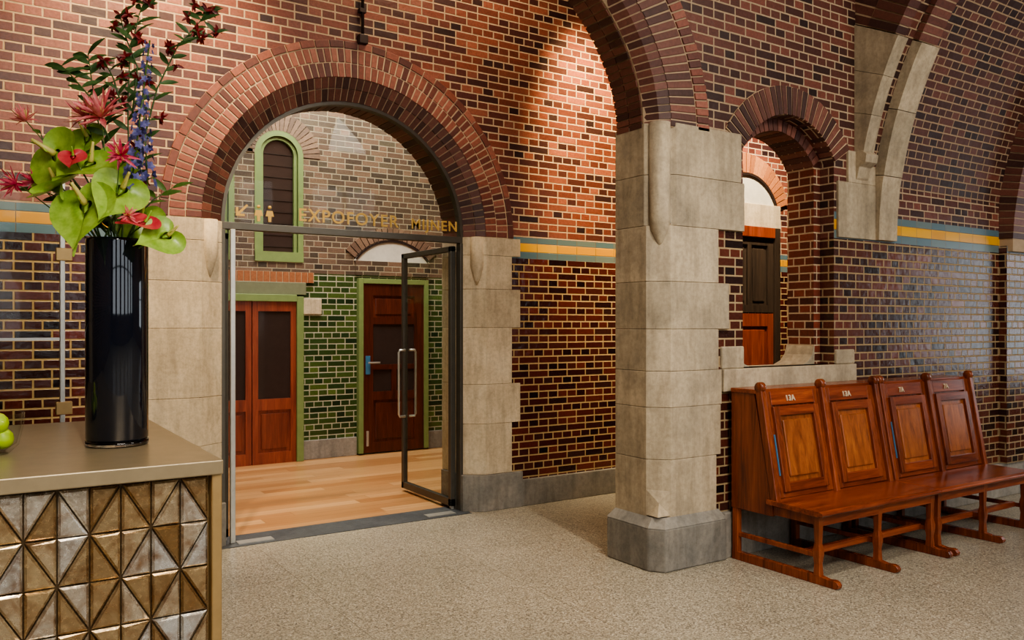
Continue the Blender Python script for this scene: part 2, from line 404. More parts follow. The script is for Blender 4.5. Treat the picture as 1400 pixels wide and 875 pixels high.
cx, cz = 2.43, 2.27
arc = lambda cx, cz, A, B, a0, a1, n: [(cx+A*math.cos(a0+(a1-a0)*i/n), cz+B*math.sin(a0+(a1-a0)*i/n)) for i in range(n+1)]
outA = [(-4, 0), (cx-1.13, 0)] + arc(cx, cz, 1.13, 1.13, PI, 0, 64) + [(cx+1.13, 0), (10.5, 0), (10.5, CH), (-4, CH)]
plate('wall_left', [outA], YA, YA+.45, M['wallA'])
arch = empty('trim_door_arch')
vous('ring_main_in', (cx, cz), 1.13, 1.13, 0, PI, 70, [(0, YA-.015), (.103, YA-.015), (.103, YA+.05), (0, YA+.05)], M['vousA'], arch, .2, bevel=.003)
vous('ring_main_out', (cx, cz), 1.24, 1.24, 0, PI, 76, [(0, YA-.015), (.098, YA-.015), (.098, YA+.05), (0, YA+.05)], M['vousA'], arch, .2, bevel=.003)
vous('ring_outer', (cx, cz), 1.347, 1.347, 0, PI, 38, [(0, YA-.02), (.052, YA-.02), (.052, YA+.05), (0, YA+.05)], M['vousA'], arch, .07, bevel=.003, sub=3)
vous('ring_mortar', (cx, cz), 1.13, 1.13, 0, PI, 1, [(0.004, YA-.009), (.268, YA-.009), (.268, YA+.05), (0.004, YA+.05)], M['mortar'], arch, 0, sub=64)
for k, (q0, q1, o0, o1) in enumerate([(YA-.008, YA+.035, 0, -.07), (YA+.04, YA+.10, -.075, -.155)]):
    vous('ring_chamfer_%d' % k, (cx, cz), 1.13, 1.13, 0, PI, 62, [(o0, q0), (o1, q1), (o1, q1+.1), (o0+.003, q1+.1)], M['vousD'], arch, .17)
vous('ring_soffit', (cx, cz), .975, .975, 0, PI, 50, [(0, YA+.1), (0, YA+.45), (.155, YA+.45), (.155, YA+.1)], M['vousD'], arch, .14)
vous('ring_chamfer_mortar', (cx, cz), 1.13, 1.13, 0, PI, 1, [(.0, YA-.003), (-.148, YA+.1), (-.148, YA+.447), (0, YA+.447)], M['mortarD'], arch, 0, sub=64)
zs = [.0, .30, .72, 1.05, 1.52, 1.84, 2.12, 2.27]
for side in (1, -1):
    for i in range(len(zs)-1):
        out = 1.47 if i % 2 == 0 else 1.385
        if i == 0: out = 1.48
        if side < 0: out += .16 if i % 2 else .06
        ch = 1.13; pr = .015
        if i == 0:
            pts = [(.95, YA+.06), (1.10, YA-.04), (out, YA-.04), (out, YA+.44), (.95, YA+.44)]
        else:
            pts = [(.965, YA+.10), (ch, YA-pr), (out, YA-pr), (out, YA+.448), (.965, YA+.448)]
        pts = [(cx+side*a, b) for a, b in pts]
        prism('jamb_stone_%d%s' % (i, 'r' if side > 0 else 'l'), pts, zs[i]+.001, zs[i+1]-.001, M['stoneG'] if i == 0 else M['stone'], arch, bevel=.003)
    rev('roll_stop_%d' % side, [(0, -.42), (.03, -.34), (.055, -.24), (.055, 0), (0, 0)], (cx+side*1.07, YA+.035, cz), M['stone'], arch)

YG = YA+.08+.05
scr = empty('glass_arch_screen')
vous('arch_frame', (cx, cz), .95, .95, 0, PI, 1, [(0, YG-.03), (.03, YG-.03), (.03, YG+.03), (0, YG+.03)], M['steel'], scr, 0, sub=64)
box('transom', cx-.97, cx+.97, YG-.035, YG+.035, cz-.05, cz+.0, M['steel'], scr, .003)
for s in (-1, 1):
    box('post_%d' % s, cx+s*.965-.018, cx+s*.965+.018, YG-.035, YG+.035, .004, cz-.05, M['steel'], scr, .003)
box('edge_bar', 1.515, 1.55, YG-.05, YG-.02, .004, cz-.05, M['steelL'], scr, .004)
gp = arc(cx, cz, .955, .955, PI, 0, 48)
prism('fanlight_glass', gp, YG-.005, YG+.005, M['glass'], scr, mapf=lambda a, b, h: (a, h, b))
text('lettering', 'EXPOFOYER', (2.01, YG-.02, cz+.045), .132, M['gold'], scr)
text('lettering_b', 'MIJNEN', (2.93, YG-.02, cz+.045), .115, M['gold'], scr)
ax, az = 1.56, cz+.05
prism('arrow', [(ax, az), (ax+.06, az), (ax+.06, az+.015), (ax+.026, az+.015), (ax+.085, az+.075), (ax+.075, az+.085), (ax+.015, az+.026), (ax+.015, az+.06), (ax, az+.06)], YG-.022, YG-.016, M['gold'], scr, mapf=lambda a, b, h: (a, h, b))
for i, px in enumerate((1.72, 1.80)):
    rev('picto_head_%d' % i, [(0, -.003), (.012, -.003), (.012, .003), (0, .003)], (px, YG-.02, cz+.125), M['gold'], scr, 16, axis='Y')
    prism('picto_body_%d' % i, [(px-.02, cz+.1), (px+.02, cz+.1), (px+.03, cz+.06), (px+.012, cz+.06), (px+.01, cz+.02), (px-.01, cz+.02), (px-.012, cz+.06), (px-.03, cz+.06)], YG-.022, YG-.016, M['gold'], scr, mapf=lambda a, b, h: (a, h, b))

def leaf_door(name, xh):
    e = empty(name)
    y0, y1 = YG+.05, YG+1.0; z0, z1 = .03, 2.2; t = .022
    box('stile_hinge', xh-t, xh+t, y0, y0+.045, z0, z1, M['steel'], e, .003)
    box('stile_free', xh-t, xh+t, y1-.045, y1, z0, z1, M['steel'], e, .003)
    box('rail_bottom', xh-t, xh+t, y0, y1, z0, z0+.06, M['steel'], e, .003)
    box('rail_top', xh-t, xh+t, y0, y1, z1-.045, z1, M['steel'], e, .003)
    box('pane', xh-.005, xh+.005, y0+.045, y1-.045, z0+.06, z1-.045, M['glass'], e)
    box('pivot', xh-.012, xh+.012, y0+.01, y0+.04, .004, z0, M['steelL'], e)
    for s in (-1, 1):
        tube('pull_%d' % s, [(xh+s*.02, y1-.08, 1.31), (xh+s*.075, y1-.08, 1.31), (xh+s*.085, y1-.08, 1.29), (xh+s*.085, y1-.08, .72), (xh+s*.075, y1-.08, .70), (xh+s*.02, y1-.08, .70)], .011, M['steelL'], e, seg=12)
    return e
leaf_door('glass_door', cx+.925)
leaf_door('glass_door.001', cx-.925)
box('trim_floor_spring_plate', 3.05, 3.30, YA+.03, YA+.12, .004, .009, M['steelL'])
box('trim_floor_spring_plate.001', 1.56, 1.81, YA+.03, YA+.12, .004, .009, M['steelL'])

box('baseboard_left', 3.91, 10.4, YA-.035, YA+.01, 0, .225, M['stoneG'], bevel=.006)
box('baseboard_left_far', -4, .84, YA-.035, YA+.01, 0, .225, M['stoneG'], bevel=.006)
box('baseboard_right', 4.16, 10.4, YB-.045, YB+.01, 0, .30, M['stoneG'], bevel=.006)
e = empty('wall_conduit')
tube('pipe', [(2.46, YA-.03, CH), (2.46, YA-.03, 3.72)], .012, M['iron'], e)
box('junction', 2.425, 2.495, YA-.06, YA, 3.66, 3.73, M['iron'], e, .006)
for z in (3.9, 4.4): box('clip_%d' % (z*10), 2.435, 2.485, YA-.045, YA, z, z+.03, M['iron'], e)

# ------------------------------------------------------------------ wall B with basket arch + window
AX, BX, ZS = 2.15, 1.38, 2.80
acx = 3.58-AX
ell = arc(acx, ZS, AX+.12, BX+.12, PI, 0, 64)
outB = [(-4, 0), (acx-AX-.12, 0)]+ell+[(acx+AX+.12, 0), (10.5, 0), (10.5, CH), (-4, CH)]
wc, wz = 4.875, 2.46
def archhole(hw, R, zb):
    th = math.acos(hw/R)
    return [(wc-hw, zb)]+arc(wc, wz, R, R, PI-th, th, 24)+[(wc+hw, zb)]
plate('wall_right', [outB, archhole(.495, .575, 1.25)], YB, YB+.12, M['wallB'])
plate('wall_right_inner_leaf', [outB, archhole(.42, .49, 1.22)], YB+.12, YB+.36, M['jambB'])
w = empty('window_1')
vous('ring', (wc, wz), .575, .575, math.radians(31), math.radians(149), 26, [(0, YB-.018), (.20, YB-.018), (.20, YB+.1), (0, YB+.1)], M['vousD'], w, .2, bevel=.003)
vous('ring_mortar', (wc, wz), .575, .575, math.radians(31), math.radians(149), 1, [(0.002, YB-.010), (.202, YB-.010), (.202, YB+.09), (0.002, YB+.09)], M['mortar'], w, 0, sub=24)
vous('ring_inner', (wc, wz), .49, .49, math.radians(34), math.radians(146), 20, [(-.003, YB+.11), (.08, YB+.11), (.08, YB+.35), (-.003, YB+.35)], M['vousD'], w, .16)
box('sill', 4.16, 5.60, YB-.035, YB+.12, 1.10, 1.25, M['stoneP'], w, .005)
box('sill_block', 5.375, 5.60, YB-.02, YB+.10, 1.25, 1.36, M['stoneP'], w, .01)
box('sill_block_b', 4.16, 4.375, YB-.02, YB+.10, 1.25, 1.40, M['stoneP'], w, .01)
box('sill_rear', 4.44, 5.31, YB+.1, YB+.375, 1.16, 1.24, M['stoneP'], w, .005)
prism('sill_fillet', [(5.30, 1.24), (5.30, 1.40), (5.27, 1.32), (5.22, 1.27), (5.14, 1.24)], YB+.115, YB+.37, M['stoneP'], w, .003, mapf=lambda a, b, h: (a, h, b))
prism('sill_fillet_l', [(4.45, 1.24), (4.45, 1.40), (4.48, 1.32), (4.53, 1.27), (4.61, 1.24)], YB+.115, YB+.37, M['stoneP'], w, .003, mapf=lambda a, b, h: (a, h, b))
ba = empty('trim_span_arch')
T0, T1 = 0, PI
vous('face_ring', (acx, ZS), AX+.12, BX+.12, T0, T1, 100, [(0, YB-.02), (.22, YB-.02), (.22, YB+.03), (0, YB+.03)], M['vousD'], ba, .2, bevel=.003)
vous('face_ring_outer', (acx, ZS), AX+.35, BX+.35, T0, T1, 110, [(0, YB-.025), (.105, YB-.025), (.105, YB+.03), (0, YB+.03)], M['vousA'], ba, .2, bevel=.003)
vous('face_mortar', (acx, ZS), AX+.12, BX+.12, T0, T1, 1, [(.003, YB-.014), (.337, YB-.014), (.337, YB+.03), (.003, YB+.03)], M['mortarD'], ba, 0, sub=64)
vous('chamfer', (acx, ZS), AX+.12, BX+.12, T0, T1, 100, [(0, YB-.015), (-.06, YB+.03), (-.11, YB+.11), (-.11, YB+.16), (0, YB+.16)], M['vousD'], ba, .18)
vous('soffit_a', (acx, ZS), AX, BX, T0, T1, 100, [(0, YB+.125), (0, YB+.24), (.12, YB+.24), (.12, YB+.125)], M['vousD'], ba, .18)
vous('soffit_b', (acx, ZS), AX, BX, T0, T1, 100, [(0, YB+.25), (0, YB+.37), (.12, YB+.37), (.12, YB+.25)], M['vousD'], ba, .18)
vous('soffit_mortar', (acx, ZS), AX, BX, T0, T1, 1, [(.12, YB-.006), (.062, YB+.035), (.008, YB+.115), (.008, YB+.365), (.12, YB+.365)], M['mortarD'], ba, 0, sub=64)

def pillar(name, xf):
    e = empty(name)
    mx = lambda x: xf(x)
    zb = [(.32, .69, 4.10), (.69, 1.02, 4.14), (1.02, 1.25, 4.15), (1.25, 1.517, 4.12), (1.517, 1.82, 4.22), (1.82, 2.175, 4.12), (2.175, 2.50, 4.37), (2.50, 2.83, 4.34)]
    for i, (a, b, xr) in enumerate(zb):
        yf = YB-.025
        c = .11
        if i < 6:
            pts = [(3.58, YB+.385), (3.58, yf+c), (3.58+c, yf), (xr, yf), (xr, YB+.1), (4.1, YB+.1), (4.1, YB+.385)]
        else:
            pts = [(3.58, YB+.385), (3.58, yf+c+.02), (3.62, yf+c-.02), (3.66, yf+.05), (3.72, yf+.02), (3.74, yf), (xr, yf), (xr, YB+.1), (4.1, YB+.1), (4.1, YB+.385)]
        prism('shaft_%d' % i, [(mx(x), y) for x, y in pts], a+.001, b-.001, M['stoneP'], e, .003)
    pts = [(3.535, YB+.42), (3.535, YB+.02), (3.60, YB-.07), (4.15, YB-.07), (4.15, YB+.42)]
    prism('base', [(mx(x), y) for x, y in pts], 0, .27, M['stoneG'], e, .01)
    inn = [(3.58, YB+.385), (3.58, YB+.03), (3.64, YB-.025), (4.12, YB-.025), (4.12, YB+.385)]
    v = [(mx(x), y, .27) for x, y in pts]+[(mx(x), y, .33) for x, y in inn]
    mk('base_wash', v, [tuple(range(5)), tuple(range(5, 10))]+[(i, (i+1) % 5, 5+(i+1) % 5, 5+i) for i in range(5)], M['stoneG'], e)
    mk('chamfer_stop', [(mx(3.58), YB-.022, .34), (mx(3.69), YB-.022, .34), (mx(3.58), YB+.085, .34), (mx(3.69), YB-.022, .50), (mx(3.58), YB+.085, .50), (mx(3.62), YB+.01, .42)],
       [(0, 1, 2), (0, 1, 5), (0, 5, 2), (1, 3, 5), (2, 5, 4), (3, 4, 5), (1, 2, 4, 3)], M['stoneP'], e)
    rev('roll_pendant', [(0, -.82), (.03, -.76), (.062, -.68), (.068, -.60), (.068, 0), (0, 0)], (mx(3.655), YB+.04, 2.828), M['stoneP'], e)
    return e
pillar('stone_pillar', lambda x: x)
pillar('stone_pillar.001', lambda x: 2*acx-x)

# ------------------------------------------------------------------ vault bay at right
vb = empty('trim_vault_ribs')
vc = (.65, 2.2)
def vsurf(name, R, x0, x1, mat, t0=0, t1=PI/2, n=40):
    V = []; F = []; U = []
    for i in range(n+1):
        t = t0+(t1-t0)*i/n
        for x in (x0, x1):
            V.append((x, vc[0]+R*math.cos(t), vc[1]+R*math.sin(t))); U.append((x, 2.4+R*t))
    for i in range(n): F.append((2*i, 2*i+1, 2*i+3, 2*i+2))
    return mk(name, V, F, mat, None, uvs=U, smooth=True)
vsurf('ceiling_vault', 3.23, 5.66, 10.5, M['vault'])
D = math.radians
for nm, x0, x1, R0, ts in (('a', 5.62, 5.75, 3.19, 11.5), ('b', 5.86, 6.10, 3.15, 0)):
    for j in range(3):
        tA = ts+(27-ts)*j/3; tB = ts+(27-ts)*(j+1)/3
        vous('rib_stone_%s%d' % (nm, j), vc, R0, R0, D(tA), D(tB), 1, [(0, x0), (0, x1), (.6, x1), (.6, x0)], M['stoneP'], vb, .01, YZ, 6)
    vous('rib_brick_%s' % nm, vc, R0+.03, R0+.03, D(27.1), D(90), 56, [(0, x0), (0, x1), (.25, x1), (.25, x0)], M['vousD'], vb, .18, YZ)
    vous('rib_brick_%s2' % nm, vc, R0+.29, R0+.29, D(27.1), D(90), 56, [(0, x0+.01), (0, x1), (.25, x1), (.25, x0+.01)], M['vousD'], vb, .18, YZ)
    vous('rib_mortar_%s' % nm, vc, R0+.035, R0+.035, D(27.1), D(90), 1, [(0, x0+.012), (0, x1-.005), (.55, x1-.005), (.55, x0+.012)], M['mortarD'], vb, 0, YZ, 40)
vous('rib_core', vc, 3.24, 3.24, D(8), D(90), 1, [(0, 5.7), (0, 6.0), (.4, 6.0), (.4, 5.7)], M['vault'], vb, 0, YZ, 40)
prism('corbel', [(YB, 2.62), (YB-.03, 2.66), (YB-.05, 2.74), (YB-.10, 2.77), (YB-.11, 2.83), (YB-.07, 2.86), (YB, 2.86)], 5.61, 5.76, M['stoneP'], vb, .004, mapf=lambda a, b, h: (h, a, b))
box('springer_block', 5.40, 6.10, YB-.02, YB+.02, 2.2, 2.62, M['stoneP'], vb, .004)
box('springer_block_b', 5.52, 5.86, YB-.02, YB+.02, 2.62, 2.86, M['stoneP'], vb, .004)
for k in range(2):
    vous('far_rib_%d' % k, vc, 3.08+.2*k, 3.08+.2*k, D(2), D(90), 76, [(0, 7.75), (0, 8.15), (.19, 8.15), (.19, 7.75)], M['vousD'], vb, .18, YZ)
vous('far_rib_mortar', vc, 3.085, 3.085, D(0), D(90), 1, [(0, 7.76), (0, 8.14), (.37, 8.14), (.37, 7.76)], M['mortarD'], vb, 0, YZ, 40)
prism('tympanum', [(YB, 2.9)]+[(vc[0]+3.5*math.cos(D(t)), vc[1]+3.5*math.sin(D(t))) for t in range(20, 66, 3)]+[(YB, CH)], 5.66, 5.70, M['vault'], vb, mapf=lambda a, b, h: (h, a, b))
box('pilaster', 7.75, 8.15, YB-.07, YB+.01, .3, 2.25, M['wallB'], vb)

# ------------------------------------------------------------------ foyer
YF = 9.2
wins = [(1.82, 2.38), (2.60, 3.15)]
def winhole(x0, x1, z0=2.27, z1=3.72):
    r = (x1-x0)/2; return [(x0, z0)]+arc((x0+x1)/2, z1-r, r, r, PI, 0, 20)+[(x1, z0)]
plate('wall_foyer_back', [[(.6, 0), (6, 0), (6, CH), (.6, CH)]]+[winhole(*q) for q in wins], YF, YF+.25, M['green'])
box('wall_foyer_left', .5, .6, YA+.45, YF+.25, 0, CH, M['green'])
box('wall_foyer_right', 6.0, 6.1, YA+.45, YF+.25, 0, CH, M['green'])
for i, (x0, x1) in enumerate(wins):
    w = empty('window_%d' % (i+2)); xm = (x0+x1)/2; r = (x1-x0)/2; zc = 3.72-r
    vous('frame_head', (xm, zc), r-.06, r-.06, 0, PI, 1, [(0, YF-.01), (.065, YF-.01), (.065, YF+.1), (0, YF+.1)], M['greenp'], w, 0, sub=24)
    vous('frame_head_in', (xm, zc), r-.1, r-.1, 0, PI, 1, [(0, YF+.02), (.035, YF+.02), (.035, YF+.09), (0, YF+.09)], M['greenp'], w, 0, sub=24)
    for s in (-1, 1):
        box('stile_%d' % s, xm+s*(r-.03)-.03, xm+s*(r-.03)+.03, YF-.01, YF+.1, 2.27, zc, M['greenp'], w)
        box('stile_in_%d' % s, xm+s*(r-.083)-.018, xm+s*(r-.083)+.018, YF+.02, YF+.09, 2.33, zc, M['greenp'], w)
    box('bottom_rail', x0, x1, YF-.02, YF+.1, 2.25, 2.36, M['greenp'], w)
    prism('pane', winhole(x0+.06, x1-.06, 2.3, 3.66), YF+.06, YF+.07, M['wglass'], w, mapf=lambda a, b, h: (a, h, b))
    for k in range(9): box('blind_%d' % k, x0+.10, x1-.10, YF+.052, YF+.058, 2.42+k*.13, 2.425+k*.13, M['iron'], w)
    vous('ring', (xm, zc), r, r, 0, PI, 22, [(0, YF-.012), (.2, YF-.012), (.2, YF+.02), (0, YF+.02)], M['vousF'], w, .16)
def fdoor(name, x0, x1, z0, z1, y, mat, panels, framemat=None, fw=.06):
    e = empty(name)
    holes = [rect(x0+a*(x1-x0), x0+b*(x1-x0), z0+c*(z1-z0), z0+d*(z1-z0)) for a, b, c, d, k in panels]
    plate('leaf', [rect(x0, x1, z0, z1)]+holes, y, y+.05, mat, e)
    for i, (a, b, c, d, k) in enumerate(panels):
        X0, X1, Z0, Z1 = x0+a*(x1-x0), x0+b*(x1-x0), z0+c*(z1-z0), z0+d*(z1-z0)
        if k == 'g': box('pane_%d' % i, X0, X1, y+.02, y+.03, Z0, Z1, M['wglass'], e)
        else:
            box('panel_%d' % i, X0, X1, y+.022, y+.035, Z0, Z1, mat, e)
            box('panel_field_%d' % i, X0+.035, X1-.035, y+.01, y+.03, Z0+.035, Z1-.035, mat, e, .008)
    if framemat:
        box('frame_l', x0-fw, x0, y-.02, y+.06, z0, z1+fw, framemat, e, .004)
        box('frame_r', x1, x1+fw, y-.02, y+.06, z0, z1+fw, framemat, e, .004)
        box('frame_t', x0, x1, y-.02, y+.06, z1, z1+fw, framemat, e, .004)
    return e
pg = [(.13, .87, .40, .94, 'g'), (.13, .87, .07, .33, 'p')]
fdoor('door_1', 2.56, 3.05, .0, 1.80, YF-.06, M['doorR'], pg)
fdoor('door_2', 2.06, 2.55, .0, 1.80, YF-.06, M['doorR'], pg)
fdoor('door_3', 1.56, 2.05, .0, 1.80, YF-.06, M['doorR'], pg)
e = empty('trim_foyer_door_frame')
box('r', 3.05, 3.13, YF-.09, YF, 0, 1.86, M['greenp'], e, .005)
box('t', 1.5, 3.05, YF-.09, YF, 1.80, 1.88, M['greenp'], e, .005)
box('lintel', 1.4, 3.17, YF-.05, YF, 1.88, 2.02, M['lint'], e, .005)
for i in range(26):
    x = 1.4+i*.072
    box('soldier_%d' % i, x, x+.062, YF-.03, YF, 2.02, 2.135, M['vousO'], e)
box('soldier_mortar', 1.4, 3.27, YF-.02, YF, 2.02, 2.137, M['mortar'], e)
box('block', 3.14, 3.36, YF-.03, YF, 1.66, 1.84, M['stone'], e, .006)
d2 = fdoor('door_4', 3.86, 4.66, .02, 2.03, YF-.05, M['doorB'], [(.16, .84, .80, .93, 'p'), (.16, .84, .52, .76, 'g'), (.16, .46, .36, .49, 'g'), (.54, .84, .36, .49, 'g'), (.16, .84, .06, .31, 'p')], M['greenp'])
box('lever_plate', 3.89, 3.95, YF-.06, YF-.04, .95, 1.17, M['blue'], d2, .004)
box('lever', 3.91, 4.06, YF-.10, YF-.08, 1.08, 1.10, M['steelL'], d2, .004)
box('kick', 3.9, 3.93, YF-.06, YF-.04, .1, .28, M['steelL'], d2, .003)
e = empty('trim_foyer_fanlight')
vous('ring', (4.26, 1.95), .62, .62, D(38), D(142), 18, [(0, YF-.02), (.14, YF-.02), (.14, YF+.02), (0, YF+.02)], M['vousF'], e, .16)
prism('white_panel', arc(4.26, 1.95, .61, .61, D(145), D(35), 20), YF-.015, YF+.0, M['white'], e, mapf=lambda a, b, h: (a, h, b))
vous('iron_edge', (4.26, 1.95), .59, .59, D(38), D(142), 1, [(0, YF-.03), (.02, YF-.03), (.02, YF), (0, YF)], M['iron'], e, 0, sub=20)
box('fan_sill', 3.78, 4.74, YF-.03, YF, 2.13, 2.30, M['green'], e)
for a, b in ((3.14, 3.79), (4.73, 6.0)):
    box('baseboard_foyer_%d' % int(a*10), a, b, YF-.03, YF, 0, .22, M['stoneG'], bevel=.005)

fdoor('door_5', 6.35, 7.08, 0.0, 1.66, YA-.06, M['doorR'], [(.12, .88, .55, .92, 'p'), (.12, .88, .08, .48, 'p')])
fdoor('door_6', 6.35, 7.08, 1.67, 2.45, YA-.06, M['doorD'], [(.12, .46, .1, .9, 'p'), (.54, .88, .1, .9, 'p')])
e = empty('trim_fanlight_arch')
box('frame_r', 7.08, 7.16, YA-.09, YA, 0, 2.56, M['doorD'], e, .005)
box('frame_l', 6.27, 6.35, YA-.09, YA, 0, 2.56, M['doorD'], e, .005)
box('frame_t', 6.35, 7.08, YA-.09, YA, 2.45, 2.56, M['doorR'], e, .005)
box('lintel', 6.2, 7.2, YA-.06, YA, 2.56, 2.80, M['stone'], e, .005)
prism('light_panel', arc(6.70, 2.62, .48, .48, D(158), D(22), 20), YA-.03, YA-.0, M['white'], e, mapf=lambda a, b, h: (a, h, b))
vous('iron_edge', (6.70, 2.62), .47, .47, D(22), D(158), 1, [(0, YA-.05), (.025, YA-.05), (.025, YA), (0, YA)], M['iron'], e, 0, sub=20)
vous('ring', (6.70, 2.62), .50, .50, D(18), D(162), 24, [(0, YA-.03), (.2, YA-.03), (.2, YA+.02), (0, YA+.02)], M['vousO'], e, .16)

# ------------------------------------------------------------------ benches
def bench(name, x0, labels):
    e = empty(name); W = 1.235; Yr = 3.79
    b0 = Vector((0, 3.465, .445)); t0 = Vector((0, 3.585, 1.11)); dv = (t0-b0).normalized(); nv = Vector((0, -dv.z, dv.y)); L = (t0-b0).length
    def sb(nm, xa, xb, sa, sb_, ta, tb, mat, bev=.003):
        V = [tuple(Vector((x, 0, 0))+b0+dv*s+nv*t) for x in (xa, xb) for s in (sa, sb_) for t in (ta, tb)]
        F = [(0, 1, 3, 2), (4, 6, 7, 5), (0, 4, 5, 1), (2, 3, 7, 6), (0, 2, 6, 4), (1, 5, 7, 3)]
        return mk(nm, V, F, mat, e, bevel=bev)
    side = [(Yr, .34), (Yr, 1.10), (3.60, 1.115), (3.455, .445), (3.455, .34)]
    for k, x in enumerate((x0, x0+W/2-.017, x0+W-.035)):
        prism('side_%d' % k, side, x, x+.035, M['benchZ'], e, .004, mapf=lambda a, b, h: (h, a, b))
    box('rear_board', x0+.03, x0+W-.03, Yr-.02, Yr, .34, 1.09, M['benchX'], e)
    box('top_board', x0-.008, x0+W+.008, 3.575, Yr, 1.10, 1.13, M['benchX'], e, .006)
    for k in range(2):
        a = x0+.03+k*(W-.04)/2; b = a+(W-.04)/2-.02
        fw = .075
        sb('stile_l%d' % k, a, a+fw, 0, L, 0, .025, M['benchZ']); sb('stile_r%d' % k, b-fw, b, 0, L, 0, .025, M['benchZ'])
        sb('rail_t%d' % k, a+fw, b-fw, L-.09, L, 0, .025, M['benchX']); sb('rail_b%d' % k, a+fw, b-fw, 0, .05, 0, .025, M['benchX'])
        sb('back_%d' % k, a+fw-.005, b-fw+.005, .045, L-.085, -.01, .006, M['benchZ'], 0)
        fa, fb = a+fw-.01, b-fw+.01; s0, s1 = .035, L-.10
        sb('flap_l%d' % k, fa, fa+.055, s0, s1, .012, .045, M['benchZ']); sb('flap_r%d' % k, fb-.055, fb, s0, s1, .012, .045, M['benchZ'])
        sb('flap_t%d' % k, fa+.05, fb-.05, s1-.06, s1, .012, .045, M['benchX']); sb('flap_b%d' % k, fa+.05, fb-.05, s0, s0+.06, .012, .045, M['benchX'])
        sb('flap_field%d' % k, fa+.05, fb-.05, s0+.055, s1-.055, .01, .025, M['benchP'], 0)
        sb('flap_raise%d' % k, fa+.08, fb-.08, s0+.09, s1-.09, .02, .038, M['benchP'], .008)
        sb('blue_strip%d' % k, fa-.014 if k == 0 else fb+.004, fa-.004 if k == 0 else fb+.014, .14, .40, .02, .03, M['blue'], 0)
        tp = b0+dv*(L-.066)+nv*.028
        text('number_%d' % k, labels[k], (a+fw+.14, tp.y, tp.z), .05, M['label'], e, rx=math.atan2(dv.z, dv.y))
    for k, x in enumerate((x0+.015, x0+W/2, x0+W-.015)):
        tp = b0+dv*(L+.005)
        sb('post_%d' % k, x-.022, x+.022, -.02, L+.02, .0, .05, M['benchZ'], .006)
        rev('finial_%d' % k, [(0, -.024), (.028, -.024), (.034, -.015), (.034, .015), (.028, .024), (0, .024)], (x, tp.y-.025, tp.z+.03), M['benchZ'], e, 24, axis='X')
    prism('seat', [(3.49, .415), (3.49, .447), (3.10, .440), (3.075, .432), (3.07, .42), (3.08, .408), (3.10, .405)], x0-.02, x0+W+.01, M['benchX'], e, .003, mapf=lambda a, b, h: (h, a, b))
    box('apron', x0+.02, x0+W-.02, 3.115, 3.14, .345, .41, M['benchX'], e, .003)
    box('stretcher', x0+.02, x0+W-.02, 3.20, 3.235, .15, .19, M['benchX'], e, .004)
    for k, x in enumerate((x0+.005, x0+W/2-.02, x0+W-.045)):
        prof = [(.05, .022), (.12, .018), (.17, .024), (.20, .024), (.24, .017), (.34, .020), (.41, .024)]
        V = []; F = []
        for z, r in prof:
            for sx, sy in ((-1, -1), (1, -1), (1, 1), (-1, 1)): V.append((x+.02+sx*r, 3.135+sy*r, z))
        for i in range(len(prof)-1):
            for j in range(4): F.append((4*i+j, 4*i+(j+1) % 4, 4*i+4+(j+1) % 4, 4*i+4+j))
        F += [(0, 1, 2, 3), tuple(4*(len(prof)-1)+j for j in range(4))]
        mk('front_leg_%d' % k, V, F, M['benchZ'], e, bevel=.003)
        box('rear_leg_%d' % k, x, x+.04, Yr-.05, Yr-.005, .05, .35, M['benchZ'], e, .003)
        box('side_rail_%d' % k, x+.005, x+.035, 3.15, Yr-.04, .35, .405, M['benchZ'], e, .003)
        box('side_rail_low_%d' % k, x+.008, x+.032, 3.15, Yr-.04, .155, .185, M['benchZ'], e, .003)
        run = [(Yr, 0), (Yr, .055), (3.12, .055), (3.06, .045), (3.02, .05), (3.0, .045), (2.985, .028), (2.99, .008), (3.01, 0)]
        prism('runner_%d' % k, run, x, x+.04, M['benchZ'], e, .003, mapf=lambda a, b, h: (h, a, b))
bench('wooden_bench', 4.20, ('13A', '13A'))
bench('wooden_bench.001', 5.47, ('7A', '7A'))

